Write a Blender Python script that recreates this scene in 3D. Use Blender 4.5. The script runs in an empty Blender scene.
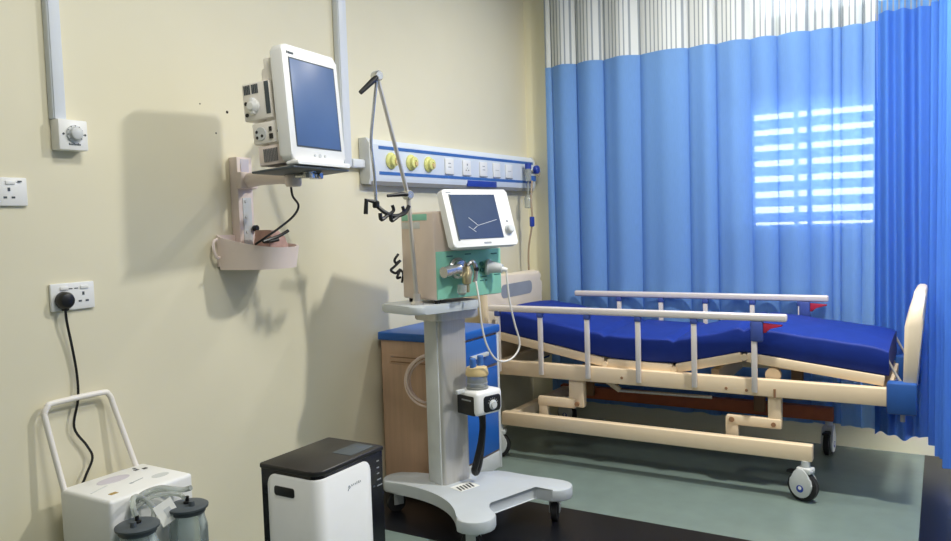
import bpy, bmesh, math, random
from mathutils import Vector, Matrix, noise
random.seed(7)
PI = math.pi
SC = bpy.context.scene
COL = SC.collection

# ------------------------------------------------------------------ materials
def lin(c):
    return tuple(((v/255)/12.92 if v/255 <= .04045 else ((v/255+.055)/1.055)**2.4) for v in c)

def mat(name, rgb, rough=.5, metal=0., var=.06, scale=12., bump=0., spec=.5, coat=0., stretch=None):
    m = bpy.data.materials.new(name); m.use_nodes = True
    nt = m.node_tree; b = nt.nodes['Principled BSDF']
    c = lin(rgb)
    tc = nt.nodes.new('ShaderNodeTexCoord')
    nz = nt.nodes.new('ShaderNodeTexNoise'); nz.inputs['Scale'].default_value = scale
    nz.inputs['Detail'].default_value = 4
    if stretch:
        mp = nt.nodes.new('ShaderNodeMapping'); mp.inputs['Scale'].default_value = stretch
        nt.links.new(tc.outputs['Object'], mp.inputs['Vector']); nt.links.new(mp.outputs['Vector'], nz.inputs['Vector'])
    else:
        nt.links.new(tc.outputs['Object'], nz.inputs['Vector'])
    rp = nt.nodes.new('ShaderNodeValToRGB')
    rp.color_ramp.elements[0].position = .3; rp.color_ramp.elements[1].position = .7
    rp.color_ramp.elements[0].color = tuple(v*(1-var) for v in c)+(1,)
    rp.color_ramp.elements[1].color = tuple(min(1, v*(1+var)) for v in c)+(1,)
    nt.links.new(nz.outputs['Fac'], rp.inputs['Fac'])
    nt.links.new(rp.outputs['Color'], b.inputs['Base Color'])
    b.inputs['Roughness'].default_value = rough; b.inputs['Metallic'].default_value = metal
    b.inputs['Specular IOR Level'].default_value = spec
    b.inputs['Coat Weight'].default_value = coat
    if bump:
        bp = nt.nodes.new('ShaderNodeBump'); bp.inputs['Strength'].default_value = bump
        bp.inputs['Distance'].default_value = .01
        nt.links.new(nz.outputs['Fac'], bp.inputs['Height']); nt.links.new(bp.outputs['Normal'], b.inputs['Normal'])
    return m

def glassy(name, rgb, alpha=.75, rough=.08):
    """thin clear plastic / glass: mostly see-through with a gloss on it"""
    m = bpy.data.materials.new(name); m.use_nodes = True
    nt = m.node_tree; nt.nodes.clear()
    out = nt.nodes.new('ShaderNodeOutputMaterial')
    tr = nt.nodes.new('ShaderNodeBsdfTransparent'); tr.inputs[0].default_value = (*lin(rgb), 1)
    pb = nt.nodes.new('ShaderNodeBsdfPrincipled'); pb.inputs['Base Color'].default_value = (*lin(rgb), 1)
    pb.inputs['Roughness'].default_value = rough
    mx = nt.nodes.new('ShaderNodeMixShader')
    fr = nt.nodes.new('ShaderNodeFresnel'); fr.inputs['IOR'].default_value = 1.45
    ad = nt.nodes.new('ShaderNodeMath'); ad.operation = 'ADD'; ad.inputs[1].default_value = 1-alpha; ad.use_clamp = True
    nt.links.new(fr.outputs[0], ad.inputs[0]); nt.links.new(ad.outputs[0], mx.inputs[0])
    nt.links.new(tr.outputs[0], mx.inputs[1]); nt.links.new(pb.outputs[0], mx.inputs[2])
    nt.links.new(mx.outputs[0], out.inputs[0])
    return m

def cloth(name, rgb, transl=.35, clear=.05, stripes=False):
    m = bpy.data.materials.new(name); m.use_nodes = True
    nt = m.node_tree; nt.nodes.clear()
    out = nt.nodes.new('ShaderNodeOutputMaterial')
    c = lin(rgb)
    df = nt.nodes.new('ShaderNodeBsdfDiffuse'); tl = nt.nodes.new('ShaderNodeBsdfTranslucent')
    tp = nt.nodes.new('ShaderNodeBsdfTransparent')
    m1 = nt.nodes.new('ShaderNodeMixShader'); m1.inputs[0].default_value = transl
    m2 = nt.nodes.new('ShaderNodeMixShader'); m2.inputs[0].default_value = clear
    uv = nt.nodes.new('ShaderNodeUVMap')
    if stripes:
        sep = nt.nodes.new('ShaderNodeSeparateXYZ'); nt.links.new(uv.outputs[0], sep.inputs[0])
        mu = nt.nodes.new('ShaderNodeMath'); mu.operation = 'MULTIPLY'; mu.inputs[1].default_value = 38.0
        fr = nt.nodes.new('ShaderNodeMath'); fr.operation = 'FRACT'
        gt = nt.nodes.new('ShaderNodeMath'); gt.operation = 'LESS_THAN'; gt.inputs[1].default_value = .30
        nt.links.new(sep.outputs[0], mu.inputs[0]); nt.links.new(mu.outputs[0], fr.inputs[0]); nt.links.new(fr.outputs[0], gt.inputs[0])
        mix = nt.nodes.new('ShaderNodeMix'); mix.data_type = 'RGBA'
        nt.links.new(gt.outputs[0], mix.inputs[0])
        mix.inputs[6].default_value = (*c, 1); mix.inputs[7].default_value = (*lin((160, 168, 176)), 1)
        col = mix.outputs[2]
    else:
        nz = nt.nodes.new('ShaderNodeTexNoise'); nz.inputs['Scale'].default_value = 40
        mp = nt.nodes.new('ShaderNodeMapping'); mp.inputs['Scale'].default_value = (8, 1, 1)
        nt.links.new(uv.outputs[0], mp.inputs[0]); nt.links.new(mp.outputs[0], nz.inputs['Vector'])
        rp = nt.nodes.new('ShaderNodeValToRGB')
        rp.color_ramp.elements[0].color = tuple(v*.93 for v in c)+(1,); rp.color_ramp.elements[1].color = tuple(min(1, v*1.07) for v in c)+(1,)
        nt.links.new(nz.outputs['Fac'], rp.inputs['Fac']); col = rp.outputs['Color']
    nt.links.new(col, df.inputs[0]); nt.links.new(col, tl.inputs[0])
    nt.links.new(df.outputs[0], m1.inputs[1]); nt.links.new(tl.outputs[0], m1.inputs[2])
    nt.links.new(m1.outputs[0], m2.inputs[1]); nt.links.new(tp.outputs[0], m2.inputs[2])
    nt.links.new(m2.outputs[0], out.inputs[0])
    return m

M = {}
M['wall'] = mat('cream_wall_paint', (228, 221, 194), .55, var=.025, scale=2.2, bump=.03)
M['backwall'] = mat('cream_back_wall_paint', (238, 232, 200), .55, var=.02, scale=3)
M['ceil'] = mat('white_ceiling_paint', (238, 238, 232), .8, var=.01)
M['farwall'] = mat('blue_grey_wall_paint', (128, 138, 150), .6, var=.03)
M['floor'] = mat('green_grey_vinyl', (118, 134, 128), .3, var=.07, scale=9, spec=.45)
M['floordark'] = mat('black_vinyl_border', (15, 16, 22), .33, var=.15, scale=14)
M['white'] = mat('white_plastic', (238, 238, 236), .38, var=.015)
M['trunk'] = mat('trunking_plastic', (222, 227, 233), .4, var=.015)
M['warmwhite'] = mat('warm_white_plastic', (242, 236, 228), .4, var=.02)
M['pinkwhite'] = mat('pinkish_enamel', (236, 220, 212), .45, var=.02)
M['screenblue'] = mat('blue_lcd_glass', (80, 106, 150), .36, var=.07, scale=4)
M['screendark'] = mat('slate_lcd_glass', (68, 78, 100), .16, var=.12, scale=7)
M['black'] = mat('black_plastic', (16, 16, 18), .4, var=.1)
M['gloss'] = mat('black_gloss_plastic', (9, 9, 11), .22, var=.1)
M['blacktop'] = mat('dark_brown_black_top', (33, 30, 29), .4, var=.08)
M['rubber'] = mat('dark_rubber', (28, 28, 30), .7, var=.1)
M['dgrey'] = mat('dark_grey_plastic', (72, 80, 86), .5)
M['grey'] = mat('grey_plastic', (150, 154, 158), .45)
M['lgrey'] = mat('light_grey_plastic', (205, 208, 208), .4)
M['slot'] = mat('grille_grey', (120, 118, 118), .6)
M['basegrey'] = mat('pale_grey_cast_base', (196, 202, 206), .42, var=.02)
M['steel'] = mat('brushed_steel', (212, 207, 200), .38, .6, var=.08, scale=30, stretch=(6, 6, .3))
M['column'] = mat('satin_aluminium_column', (205, 202, 197), .45, .55, var=.05, scale=20, stretch=(8, 8, .2))
M['chrome'] = mat('chrome', (208, 208, 206), .2, .8, var=.02)
M['alu'] = mat('white_aluminium', (236, 228, 224), .3, .25, var=.02)
M['brass'] = mat('pale_brass', (206, 190, 150), .28, .8, var=.05)
M['teal'] = mat('mint_green_panel', (140, 206, 182), .45, var=.03)
M['tealdark'] = mat('dark_teal_print', (60, 120, 112), .5)
M['bodybeige'] = mat('beige_pink_housing', (222, 204, 190), .45, var=.03)
M['panelwhite'] = mat('bluish_white_panel', (222, 230, 240), .4, var=.015)
M['panelgrey'] = mat('grey_panel_underside', (150, 150, 146), .5)
M['stripe'] = mat('blue_stripe', (62, 108, 178), .45)
M['deepblue'] = mat('deep_blue_plastic', (40, 66, 160), .4)
M['outlet'] = mat('yellow_green_outlet', (224, 224, 140), .5, var=.1, scale=60)
M['wood'] = mat('beige_wood_laminate', (208, 172, 144), .5, var=.06, scale=6, stretch=(10, 10, .6))
M['cabblue'] = mat('blue_cabinet_plastic', (30, 98, 184), .4, var=.03)
M['bedbeige'] = mat('cream_enamelled_steel', (236, 214, 182), .4, var=.02)
M['bedplastic'] = mat('cream_moulded_plastic', (238, 222, 196), .4, var=.02)
M['bedshade'] = mat('red_brown_shaded_steel', (176, 92, 58), .5, var=.1, scale=15)
M['brown'] = mat('brown_parts_and_shade', (150, 112, 80), .55, var=.12, scale=20)
M['mattress'] = mat('navy_vinyl_mattress', (22, 50, 140), .6, var=.08, scale=16, bump=.12, spec=.3)
M['bumper'] = mat('blue_corner_bumper', (42, 88, 160), .45)
M['capblue'] = mat('blue_rail_cap', (66, 86, 160), .4)
M['red'] = mat('red_lever', (170, 34, 66), .45)
M['curtain'] = cloth('blue_curtain_cloth', (136, 182, 244), .42, .048)
M['curtain2'] = cloth('deeper_blue_curtain_cloth', (80, 128, 212), .10, .01)
M['mesh'] = cloth('striped_white_netting', (226, 230, 230), .16, .03, stripes=True)
M['mesh2'] = cloth('blue_netting', (110, 165, 225), .5, .12, stripes=True)
M['clear'] = glassy('clear_plastic', (226, 230, 226), .72)
M['jar'] = glassy('jar_glass', (236, 242, 242), .86, .04)
M['smoke'] = glassy('smoked_plastic', (140, 146, 150), .5)
M['tube'] = mat('translucent_white_tube', (226, 222, 216), .3)
M['tubepink'] = mat('milky_tube', (240, 218, 206), .35)
M['tubegrey'] = mat('grey_vinyl_tube', (150, 152, 150), .35)
M['honey'] = mat('yellow_cap_plastic', (214, 190, 140), .45)
M['pad'] = mat('dusty_pink_cloth', (196, 160, 150), .8, var=.12, scale=40)
M['paper'] = mat('white_paper_tag', (238, 238, 232), .7)
M['frost'] = glassy('window_glass', (240, 246, 250), .93, .02)
M['winframe'] = mat('white_window_frame', (226, 228, 228), .5)
M['gold'] = mat('gold_print', (170, 140, 70), .5)
M['lilac'] = mat('lilac_print', (206, 200, 210), .5)
M['hole'] = mat('dark_hole', (40, 36, 30), .9)
M['wire'] = mat('tan_tube', (176, 156, 130), .4)

# ------------------------------------------------------------------ mesh builder
class MB:
    def __init__(self): self.bm = bmesh.new(); self.mi = 0
    def _add(self, verts, faces):
        vs = [self.bm.verts.new(v) for v in verts]
        out = []
        for f in faces:
            try:
                fc = self.bm.faces.new([vs[i] for i in f]); fc.material_index = self.mi; out.append(fc)
            except ValueError: pass
        return vs, out
    def box(self, a, b, bev=0., seg=2, M4=None):
        x0, y0, z0 = a; x1, y1, z1 = b
        v = [(x0,y0,z0),(x1,y0,z0),(x1,y1,z0),(x0,y1,z0),(x0,y0,z1),(x1,y0,z1),(x1,y1,z1),(x0,y1,z1)]
        vs, fs = self._add([Vector(p) for p in v], [(0,3,2,1),(4,5,6,7),(0,1,5,4),(1,2,6,5),(2,3,7,6),(3,0,4,7)])
        allv = vs
        if bev:
            es = list({e for f in fs for e in f.edges})
            r = bmesh.ops.bevel(self.bm, geom=es, offset=bev, segments=seg, profile=.5, affect='EDGES', clamp_overlap=True)
            for f in r['faces']: f.material_index = self.mi
            allv = list({w for f in r['faces'] for w in f.verts} | {w for w in vs if w.is_valid})
        if M4 is not None:
            for w in allv: w.co = M4 @ w.co
        return self
    def bar(self, p0, p1, w, h, bev=.004, up=(0,0,1)):
        """rectangular bar from p0 to p1, width w sideways, height h along up"""
        p0 = Vector(p0); p1 = Vector(p1); d = (p1-p0); L = d.length; d.normalize()
        s = d.cross(Vector(up)).normalized(); u = s.cross(d).normalized()
        m = Matrix(((d.x, s.x, u.x, p0.x), (d.y, s.y, u.y, p0.y), (d.z, s.z, u.z, p0.z), (0,0,0,1)))
        return self.box((0, -w/2, -h/2), (L, w/2, h/2), bev, 2, m)
    def cyl(self, p0, p1, r0, r1=None, n=20, cap=True):
        r1 = r0 if r1 is None else r1
        return self.rings([(p0, r0), (p1, r1)], n, cap)
    def rings(self, pr, n=20, cap=True):
        pts = [Vector(p) for p, r in pr]
        d = (pts[-1]-pts[0]).normalized()
        a = Vector((0,0,1)) if abs(d.z) < .9 else Vector((1,0,0))
        s = d.cross(a).normalized(); u = s.cross(d)
        vs = []; N = len(pr)
        for (p, r) in pr:
            p = Vector(p)
            for k in range(n):
                t = 2*PI*k/n; vs.append(p + (s*math.cos(t)+u*math.sin(t))*r)
        fs = [(i*n+k, i*n+(k+1)%n, (i+1)*n+(k+1)%n, (i+1)*n+k) for i in range(N-1) for k in range(n)]
        if cap: fs += [tuple(range(n)), tuple(reversed(range((N-1)*n, N*n)))]
        self._add(vs, fs); return self
    def lathe(self, base, prof, axis=(0,0,1), n=28):
        b = Vector(base); a = Vector(axis).normalized()
        return self.rings([(b+a*h, max(r, 1e-4)) for r, h in prof], n)
    def tube(self, pts, r, n=10, res=6, smooth=True, closed=False):
        P = [Vector(p) for p in pts]
        if smooth and len(P) > 2:
            Q = []; N = len(P)
            for i in range(N if closed else N-1):
                g = (lambda k: P[k % N]) if closed else (lambda k: P[max(0, min(N-1, k))])
                a, b, c, d = g(i-1), g(i), g(i+1), g(i+2)
                for k in range(res):
                    t = k/res
                    Q.append(.5*((2*b)+(c-a)*t+(2*a-5*b+4*c-d)*t*t+(3*b-a-3*c+d)*t**3))
            if not closed: Q.append(P[-1])
            P = Q
        N = len(P); vs = []
        prev = None
        for i in range(N):
            d = (P[(i+1) % N]-P[i-1]) if closed else (P[min(i+1, N-1)]-P[max(i-1, 0)])
            d.normalize()
            if prev is None:
                a = Vector((0,0,1)) if abs(d.z) < .9 else Vector((1,0,0)); s = d.cross(a).normalized()
            else:
                s = (prev - d*prev.dot(d)).normalized()
            prev = s; u = d.cross(s)
            for k in range(n):
                t = 2*PI*k/n; vs.append(P[i]+(s*math.cos(t)+u*math.sin(t))*r)
        R = N if closed else N-1
        fs = [(i*n+k, i*n+(k+1)%n, ((i+1)%N)*n+(k+1)%n, ((i+1)%N)*n+k) for i in range(R) for k in range(n)]
        if not closed: fs += [tuple(range(n)), tuple(reversed(range((N-1)*n, N*n)))]
        self._add(vs, fs); return self
    def prism(self, poly, a, b, axis='z', bev=0., M4=None):
        """polygon extruded from a to b along an axis; poly given in the two other axes"""
        def V(p, h):
            if axis == 'z': return Vector((p[0], p[1], h))
            if axis == 'y': return Vector((p[0], h, p[1]))
            return Vector((h, p[0], p[1]))
        n = len(poly)
        vs, fs = self._add([V(p, a) for p in poly]+[V(p, b) for p in poly],
                           [tuple(reversed(range(n))), tuple(range(n, 2*n))]+[(i, (i+1) % n, n+(i+1) % n, n+i) for i in range(n)])
        allv = vs
        if bev:
            es = [e for f in fs[:2] for e in f.edges]
            r = bmesh.ops.bevel(self.bm, geom=es, offset=bev, segments=2, profile=.5, affect='EDGES', clamp_overlap=True)
            for f in r['faces']: f.material_index = self.mi
            allv = list({w for f in r['faces'] for w in f.verts} | {w for w in vs if w.is_valid})
        if M4 is not None:
            for w in allv: w.co = M4 @ w.co
        return self
    def m(self, i): self.mi = i; return self
    def build(self, name, mats, parent=None, origin=(0,0,0), rotz=0., sharp=35):
        bm = self.bm
        bmesh.ops.recalc_face_normals(bm, faces=bm.faces)
        o3 = Vector(origin)
        for v in bm.verts: v.co -= o3
        lim = math.radians(sharp)
        for f in bm.faces: f.smooth = True
        for e in bm.edges:
            if len(e.link_faces) == 2 and e.calc_face_angle(0) > lim: e.smooth = False
        me = bpy.data.meshes.new(name); bm.to_mesh(me); bm.free()
        for m_ in (mats if isinstance(mats, (list, tuple)) else [mats]): me.materials.append(M[m_])
        o = bpy.data.objects.new(name, me); COL.objects.link(o)
        if parent is not None: o.parent = parent
        else: o.location = o3; o.rotation_euler = (0, 0, rotz)
        return o

def tag(o, label=None, cat=None, group=None, kind=None):
    if label: o['label'] = label
    if cat: o['category'] = cat
    if group: o['group'] = group
    if kind: o['kind'] = kind
    return o

def thing(name, label, cat, loc=(0,0,0), rotz=0., group=None):
    o = bpy.data.objects.new(name, None); o.empty_display_size = .05
    o.location = loc; o.rotation_euler = (0,0,rotz); COL.objects.link(o)
    return tag(o, label, cat, group)

def dup(root, loc, label=None, rotz=None):
    r = root.copy(); COL.objects.link(r); r.location = loc
    if rotz is not None: r.rotation_euler = (0,0,rotz)
    if label: r['label'] = label
    for ch in list(root.children):
        c = ch.copy(); COL.objects.link(c); c.parent = r
        for g in ch.children:
            d = g.copy(); COL.objects.link(d); d.parent = c
    return r

def roundrect(x0, y0, x1, y1, r, n=5):
    out = []
    for cx, cy, a in ((x1-r, y0+r, -90), (x1-r, y1-r, 0), (x0+r, y1-r, 90), (x0+r, y0+r, 180)):
        for k in range(n+1):
            t = math.radians(a+90*k/n); out.append((cx+r*math.cos(t), cy+r*math.sin(t)))
    return out

# ------------------------------------------------------------------ the room
YL, XB, ZC = 2.42, 4.745, 2.98          # left wall, back wall, ceiling
XF, YR = -2.2, -1.0
def struct(name, mb, mats): return tag(mb.build(name, mats), kind='structure')
struct('floor', MB().box((XF-.2, YR-.2, -.12), (XB+.25, YL+.2, 0)), 'floor')
# black border inlaid in the vinyl: a strip in front of the bed and the area right of it
struct('trim_1', MB().box((2.62, .08, -.01), (3.195, YL-.001, .0012)), 'floordark')
struct('trim_2', MB().box((XF, YR, -.01), (XB-.002, .08, .0012)), 'floordark')
struct('ceiling', MB().box((XF-.2, YR-.2, ZC), (XB+.25, YL+.2, ZC+.12)), 'ceil')
w = MB().box((XF-.2, YL, 0), (XB+.25, YL+.2, ZC))
w.m(1)
for hx, hz, hr in ((2.165, 1.782, .006), (2.105, 1.695, .0035), (2.035, 1.80, .003)):   # old screw holes
    w.cyl((hx, YL-.0006, hz), (hx, YL+.004, hz), hr, n=12)
struct('wall_left', w, ['wall', 'hole'])
w = MB(); w.box((XF-.2, YR-.2, 0), (3.92, YR, ZC)); w.box((4.70, YR-.2, 0), (XB+.25, YR, ZC)); w.box((3.92, YR-.2, 2.1), (4.70, YR, ZC))  # wall split round the added doorway
struct('wall_right', w, 'farwall')
w = MB(); w.box((3.92, YR-.14, 0), (3.96, YR-.04, 2.1), .004); w.box((4.66, YR-.14, 0), (4.70, YR-.04, 2.1), .004); w.box((3.96, YR-.14, 2.06), (4.66, YR-.04, 2.1), .004)
struct('added_door_1', w, 'winframe')  # unseen doorway, added so sky light reaches the wall under the curtain hem
struct('wall_front', MB().box((XF-.2, YR, 0), (XF, YL, ZC)), 'farwall')
# back wall with two window openings
W1 = (.30, .99, 1.22, 1.96)      # louvre window  y0 y1 z0 z1
W2 = (.10, .95, 2.40, 2.86)    # high window
b = MB(); t0, t1 = XB, XB+.22
b.box((t0, YR, 0), (t1, YL, W1[2])); b.box((t0, YR, W1[2]), (t1, W1[0], W1[3])); b.box((t0, W1[1], W1[2]), (t1, YL, W1[3]))
b.box((t0, YR, W1[3]), (t1, YL, W2[2])); b.box((t0, YR, W2[2]), (t1, W2[0], W2[3])); b.box((t0, W2[1], W2[2]), (t1, YL, W2[3]))
b.box((t0, YR, W2[3]), (t1, YL, ZC))
struct('wall_back', b, 'backwall')
b = MB()
for z in (W1[2], W1[3]-.03): b.box((XB+.02, W1[0], z), (XB+.10, W1[1], z+.03))
for y in (W1[0], W1[1]-.03): b.box((XB+.02, y, W1[2]), (XB+.10, y+.03, W1[3]))
b.box((XB+.03, .715, W1[2]), (XB+.09, .735, W1[3]))
win1 = struct('window_1', b, 'winframe')
nb = 8
for k in range(nb):
    zc = 1.2935+.0895*k
    sl = MB().box((-.035, W1[0]+.03, -.0265), (.035, W1[1]-.03, .0265), .004, 2,
                  Matrix.Translation((XB+.06, 0, zc)))
    o = sl.build('louvre_blade', 'winframe', win1)
b = MB()
for z in (W2[2], W2[3]-.04): b.box((XB+.05, W2[0], z), (XB+.12, W2[1], z+.04))
for y in (W2[0], .40, W2[1]-.04): b.box((XB+.05, y, W2[2]), (XB+.12, y+.04, W2[3]))
win2 = struct('window_2', b, 'winframe')
MB().box((XB+.083, W2[0]+.03, W2[2]+.03), (XB+.087, W2[1]-.03, W2[3]-.03)).build('window_pane', 'frost', win2)

# ------------------------------------------------------------------ cable trunking and wall plates
def trunking(name, a, b_, label):
    r = thing(name, label, 'cable trunking', (a[0], YL, a[2]), group=None)
    MB().box(a, b_, .003).build('channel', 'trunk', r, r.location)
    horizontal = (b_[0]-a[0]) > (b_[2]-a[2])
    if horizontal: MB().box((a[0], a[1]-.004, a[2]+.004), (b_[0], a[1]-.0003, b_[2]-.004), .001).build('lid', 'trunk', r, r.location)
    else: MB().box((a[0]+.004, a[1]-.004, a[2]), (b_[0]-.004, a[1]-.0003, b_[2]), .001).build('lid', 'trunk', r, r.location)
    return r
trunking('cable_trunking', (1.443, YL-.026, 1.685), (1.487, YL-.0005, ZC-.001), 'white vertical cable trunking running up from the round dial switch')
trunking('cable_trunking', (2.815, YL-.030, 1.600), (2.875, YL-.0005, ZC-.001), 'white vertical cable trunking rising behind the wall-mounted patient monitor')
trunking('cable_trunking', (2.8765, YL-.034, 1.595), (2.964, YL-.0005, 1.637), 'short horizontal white trunking joining the bed head panel')

r = thing('fan_regulator', 'square white wall box with a round grey dial under the trunking', 'dial switch', (1.495, YL, 1.585))
MB().box((1.446, YL-.046, 1.588), (1.543, YL-.0005, 1.684), .004).build('box', 'white', r, r.location)
MB().lathe((1.497, YL-.046, 1.640), [(.027, 0), (.027, .006), (.021, .008), (.019, .018), (.016, .020), (0, .020)], (0,-1,0)).build('dial', 'lgrey', r, r.location)
mk = MB()
for k in range(9):
    a = math.radians(-40+k*32.5)
    mk.bar((1.497+.0225*math.cos(a), YL-.0535, 1.640+.0225*math.sin(a)), (1.497+.0265*math.cos(a), YL-.0535, 1.640+.0265*math.sin(a)), .0018, .0018, 0, (0,1,0))
mk.build('dial_marks', 'dgrey', r, r.location)
for x in (1.461, 1.533): MB().cyl((x, YL-.0475, 1.638), (x, YL-.046, 1.638), .0035, n=10).build('screw', 'dgrey', r, r.location)
mk = MB()
for k in range(8): mk.box((1.477+k*.005, YL-.0472, 1.6035), (1.4805+k*.005, YL-.0458, 1.6085+.002*(k % 3 == 0)))
mk.build('maker_mark', 'dgrey', r, r.location)

def socket(cx, cz, w_, h_, label, gangs, name='wall_socket'):
    r = thing(name, label, 'wall socket', (cx, YL, cz-h_/2))
    MB().box((cx-w_/2, YL-.012, cz-h_/2), (cx+w_/2, YL-.0005, cz+h_/2), .004).build('plate', 'white', r, r.location)
    for g in gangs:
        p = MB()
        p.box((g-.0035, YL-.0135, cz+.0015), (g+.0035, YL-.0117, cz+.012))
        for s in (-1, 1): p.box((g+s*.012-.005, YL-.0135, cz-.020), (g+s*.012+.005, YL-.0117, cz-.0145))
        p.build('pin_hole', 'dgrey', r, r.location)
        MB().box((g+.004-.014, YL-.016, cz+.022), (g+.004+.014, YL-.011, cz+.033), .0015).build('rocker_switch', 'white', r, r.location)
    return r
socket(1.312, 1.455, .088, .086, 'white wall socket cut by the left edge of the photo', [1.300])
MB_mark = MB().box((1.325, YL-.0165, 1.484), (1.338, YL-.0158, 1.488))
so = socket(1.481, 1.122, .148, .088, 'white double wall socket with a black plug in its left half', [1.447, 1.515])
mk = MB()
for k in range(6): mk.box((1.466+k*.0045+(.006 if k > 2 else 0), YL-.0135, 1.1455), (1.4695+k*.0045+(.006 if k > 2 else 0), YL-.0117, 1.1485))
mk.build('switch_print', 'dgrey', so, so.location)
MB_mark.build('switch_mark', 'dgrey', [o for o in bpy.data.objects if o.name == 'wall_socket'][0], (1.312, YL, 1.412))

r = thing('power_plug', 'black mains plug with a black cable in the left half of the double socket', 'plug', (1.447, YL, 1.11))
p = MB(); p.lathe((1.443, YL-.0125, 1.112), [(.025, 0), (.028, .006), (.027, .024), (.022, .033), (.010, .037), (0, .037)], (0,-1,0), 32)
p.box((1.433, YL-.036, 1.078), (1.453, YL-.016, 1.105), .006)
p.build('plug_body', 'black', r, r.location)
MB().tube([(1.443, 2.394, 1.082), (1.446, 2.395, 1.04), (1.462, 2.402, .96), (1.474, 2.405, .87), (1.470, 2.400, .79), (1.452, 2.402, .70), (1.490, 2.400, .63), (1.505, 2.398, .585), (1.475, 2.396, .53), (1.452, 2.398, .47), (1.45, 2.40, .30)], .0042, 8).build('cable', 'black', r, r.location)

# ------------------------------------------------------------------ wall mounted patient monitor
r = thing('monitor_wall_mount', 'cream wall bracket with arm and open storage bin under the patient monitor', 'wall bracket', (2.197, YL, 1.165))
RL = r.location
MB().box((2.160, YL-.045, 1.175), (2.238, YL-.0005, 1.605), .004).build('wall_channel', 'pinkwhite', r, RL)
ch = MB(); ch.box((2.178, YL-.047, 1.525), (2.220, YL-.0445, 1.597), .0008)
ch.build('label_strip', 'lilac', r, RL)
ch = MB(); ch.box((2.180, YL-.047, 1.20), (2.224, YL-.0445, 1.445), .0008)
ch.build('channel_slot', 'lgrey', r, RL)
for z in (1.25, 1.31, 1.37, 1.43):
    MB().cyl((2.195, YL-.050, z), (2.195, YL-.0465, z), .006, n=12).build('screw', 'lgrey' if z != 1.31 else 'lgrey', r, RL)
MB().lathe((2.232, YL-.047, 1.323), [(.010, 0), (.013, .004), (.013, .016), (.009, .020), (0, .020)], (0,-1,0), 18).build('lock_knob', 'black', r, RL)
a = MB()
a.box((2.150, YL-.075, 1.478), (2.240, YL-.043, 1.545), .008)
a.rings([((2.196, 2.36, 1.512), .030), ((2.188, 2.27, 1.514), .025), ((2.176, 2.17, 1.510), .022), ((2.168, 2.09, 1.506), .024)], 22)
a.lathe((2.166, 2.085, 1.472), [(.0, 0), (.026, .002), (.030, .010), (.030, .044), (.026, .050), (0, .050)], (0,0,1), 24)
a.build('arm', 'pinkwhite', r, RL)
s = MB(); s.bar((2.166, 2.085, 1.510), (2.16, 2.00, 1.510), .034, .014, .003); s.lathe((2.158, 2.00, 1.500), [(.024, 0), (.024, .016), (.016, .018), (.016, .020), (.030, .0205), (.030, .0235), (0, .0235)], (0,0,1), 20)
s.box((2.180, 1.985, 1.498), (2.222, 2.020, 1.520), .004); s.cyl((2.20, 1.975, 1.510), (2.20, 1.986, 1.510), .010, n=14)
s.build('swivel', 'chrome', r, RL)
# storage bin: open D-shaped tub
plan = [(2.072, 2.41), (2.075, 2.34), (2.088, 2.265), (2.115, 2.205), (2.155, 2.175), (2.205, 2.165), (2.255, 2.170), (2.290, 2.190), (2.308, 2.235), (2.314, 2.32), (2.315, 2.41)]
def dens(pl, k=5):
    P = [Vector((x, y, 0)) for x, y in pl]; Q = []
    for i in range(len(P)-1):
        g = lambda j: P[max(0, min(len(P)-1, j))]
        a_, b_, c_, d_ = g(i-1), g(i), g(i+1), g(i+2)
        for q in range(k):
            t = q/k; Q.append(.5*((2*b_)+(c_-a_)*t+(2*a_-5*b_+4*c_-d_)*t*t+(3*b_-a_-3*c_+d_)*t**3))
    Q.append(P[-1]); return Q
pl = dens(plan); n = len(pl); cen = Vector((2.195, 2.36, 0))
bm = MB(); vs = []
for i, p in enumerate(pl):
    u = i/(n-1); top = 1.302-.055*math.sin(PI*min(1, u*1.05))**.8 if 0 < u < .95 else 1.302
    if u > .5: top = 1.247+.02*max(0, (u-.6)/.4)
    inn = cen+(p-cen)*.955; lo = cen+(p-cen)*.93; loi = cen+(p-cen)*.89
    vs += [Vector((lo.x, min(lo.y, 2.41), 1.165)), Vector((p.x, p.y, top)), Vector((inn.x, min(inn.y, 2.405), top)), Vector((loi.x, min(loi.y, 2.405), 1.178))]
fs = []
for i in range(n-1):
    for k in range(3): fs.append((i*4+k, (i+1)*4+k, (i+1)*4+k+1, i*4+k+1))
fs.append(tuple(i*4 for i in range(n))); fs.append(tuple(i*4+3 for i in reversed(range(n))))
fs += [(0, 1, 2, 3), ((n-1)*4+3, (n-1)*4+2, (n-1)*4+1, (n-1)*4)]
bm._add(vs, fs)
bm.box((2.078, 2.405, 1.178), (2.312, YL-.0005, 1.30))
bm.build('storage_bin', 'pinkwhite', r, RL)
MB().tube([(2.066, 2.40, 1.285), (2.045, 2.395, 1.275), (2.040, 2.39, 1.245), (2.052, 2.39, 1.215), (2.070, 2.395, 1.215)], .006, 8).build('side_hook', 'pinkwhite', r, RL)

th = math.radians(6)
r = thing('patient_monitor', 'large white patient monitor with a blue screen on the wall arm', 'patient monitor', (2.155, 1.950, 1.55), th)
r.rotation_euler = (math.radians(-4), 0, th)
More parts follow.
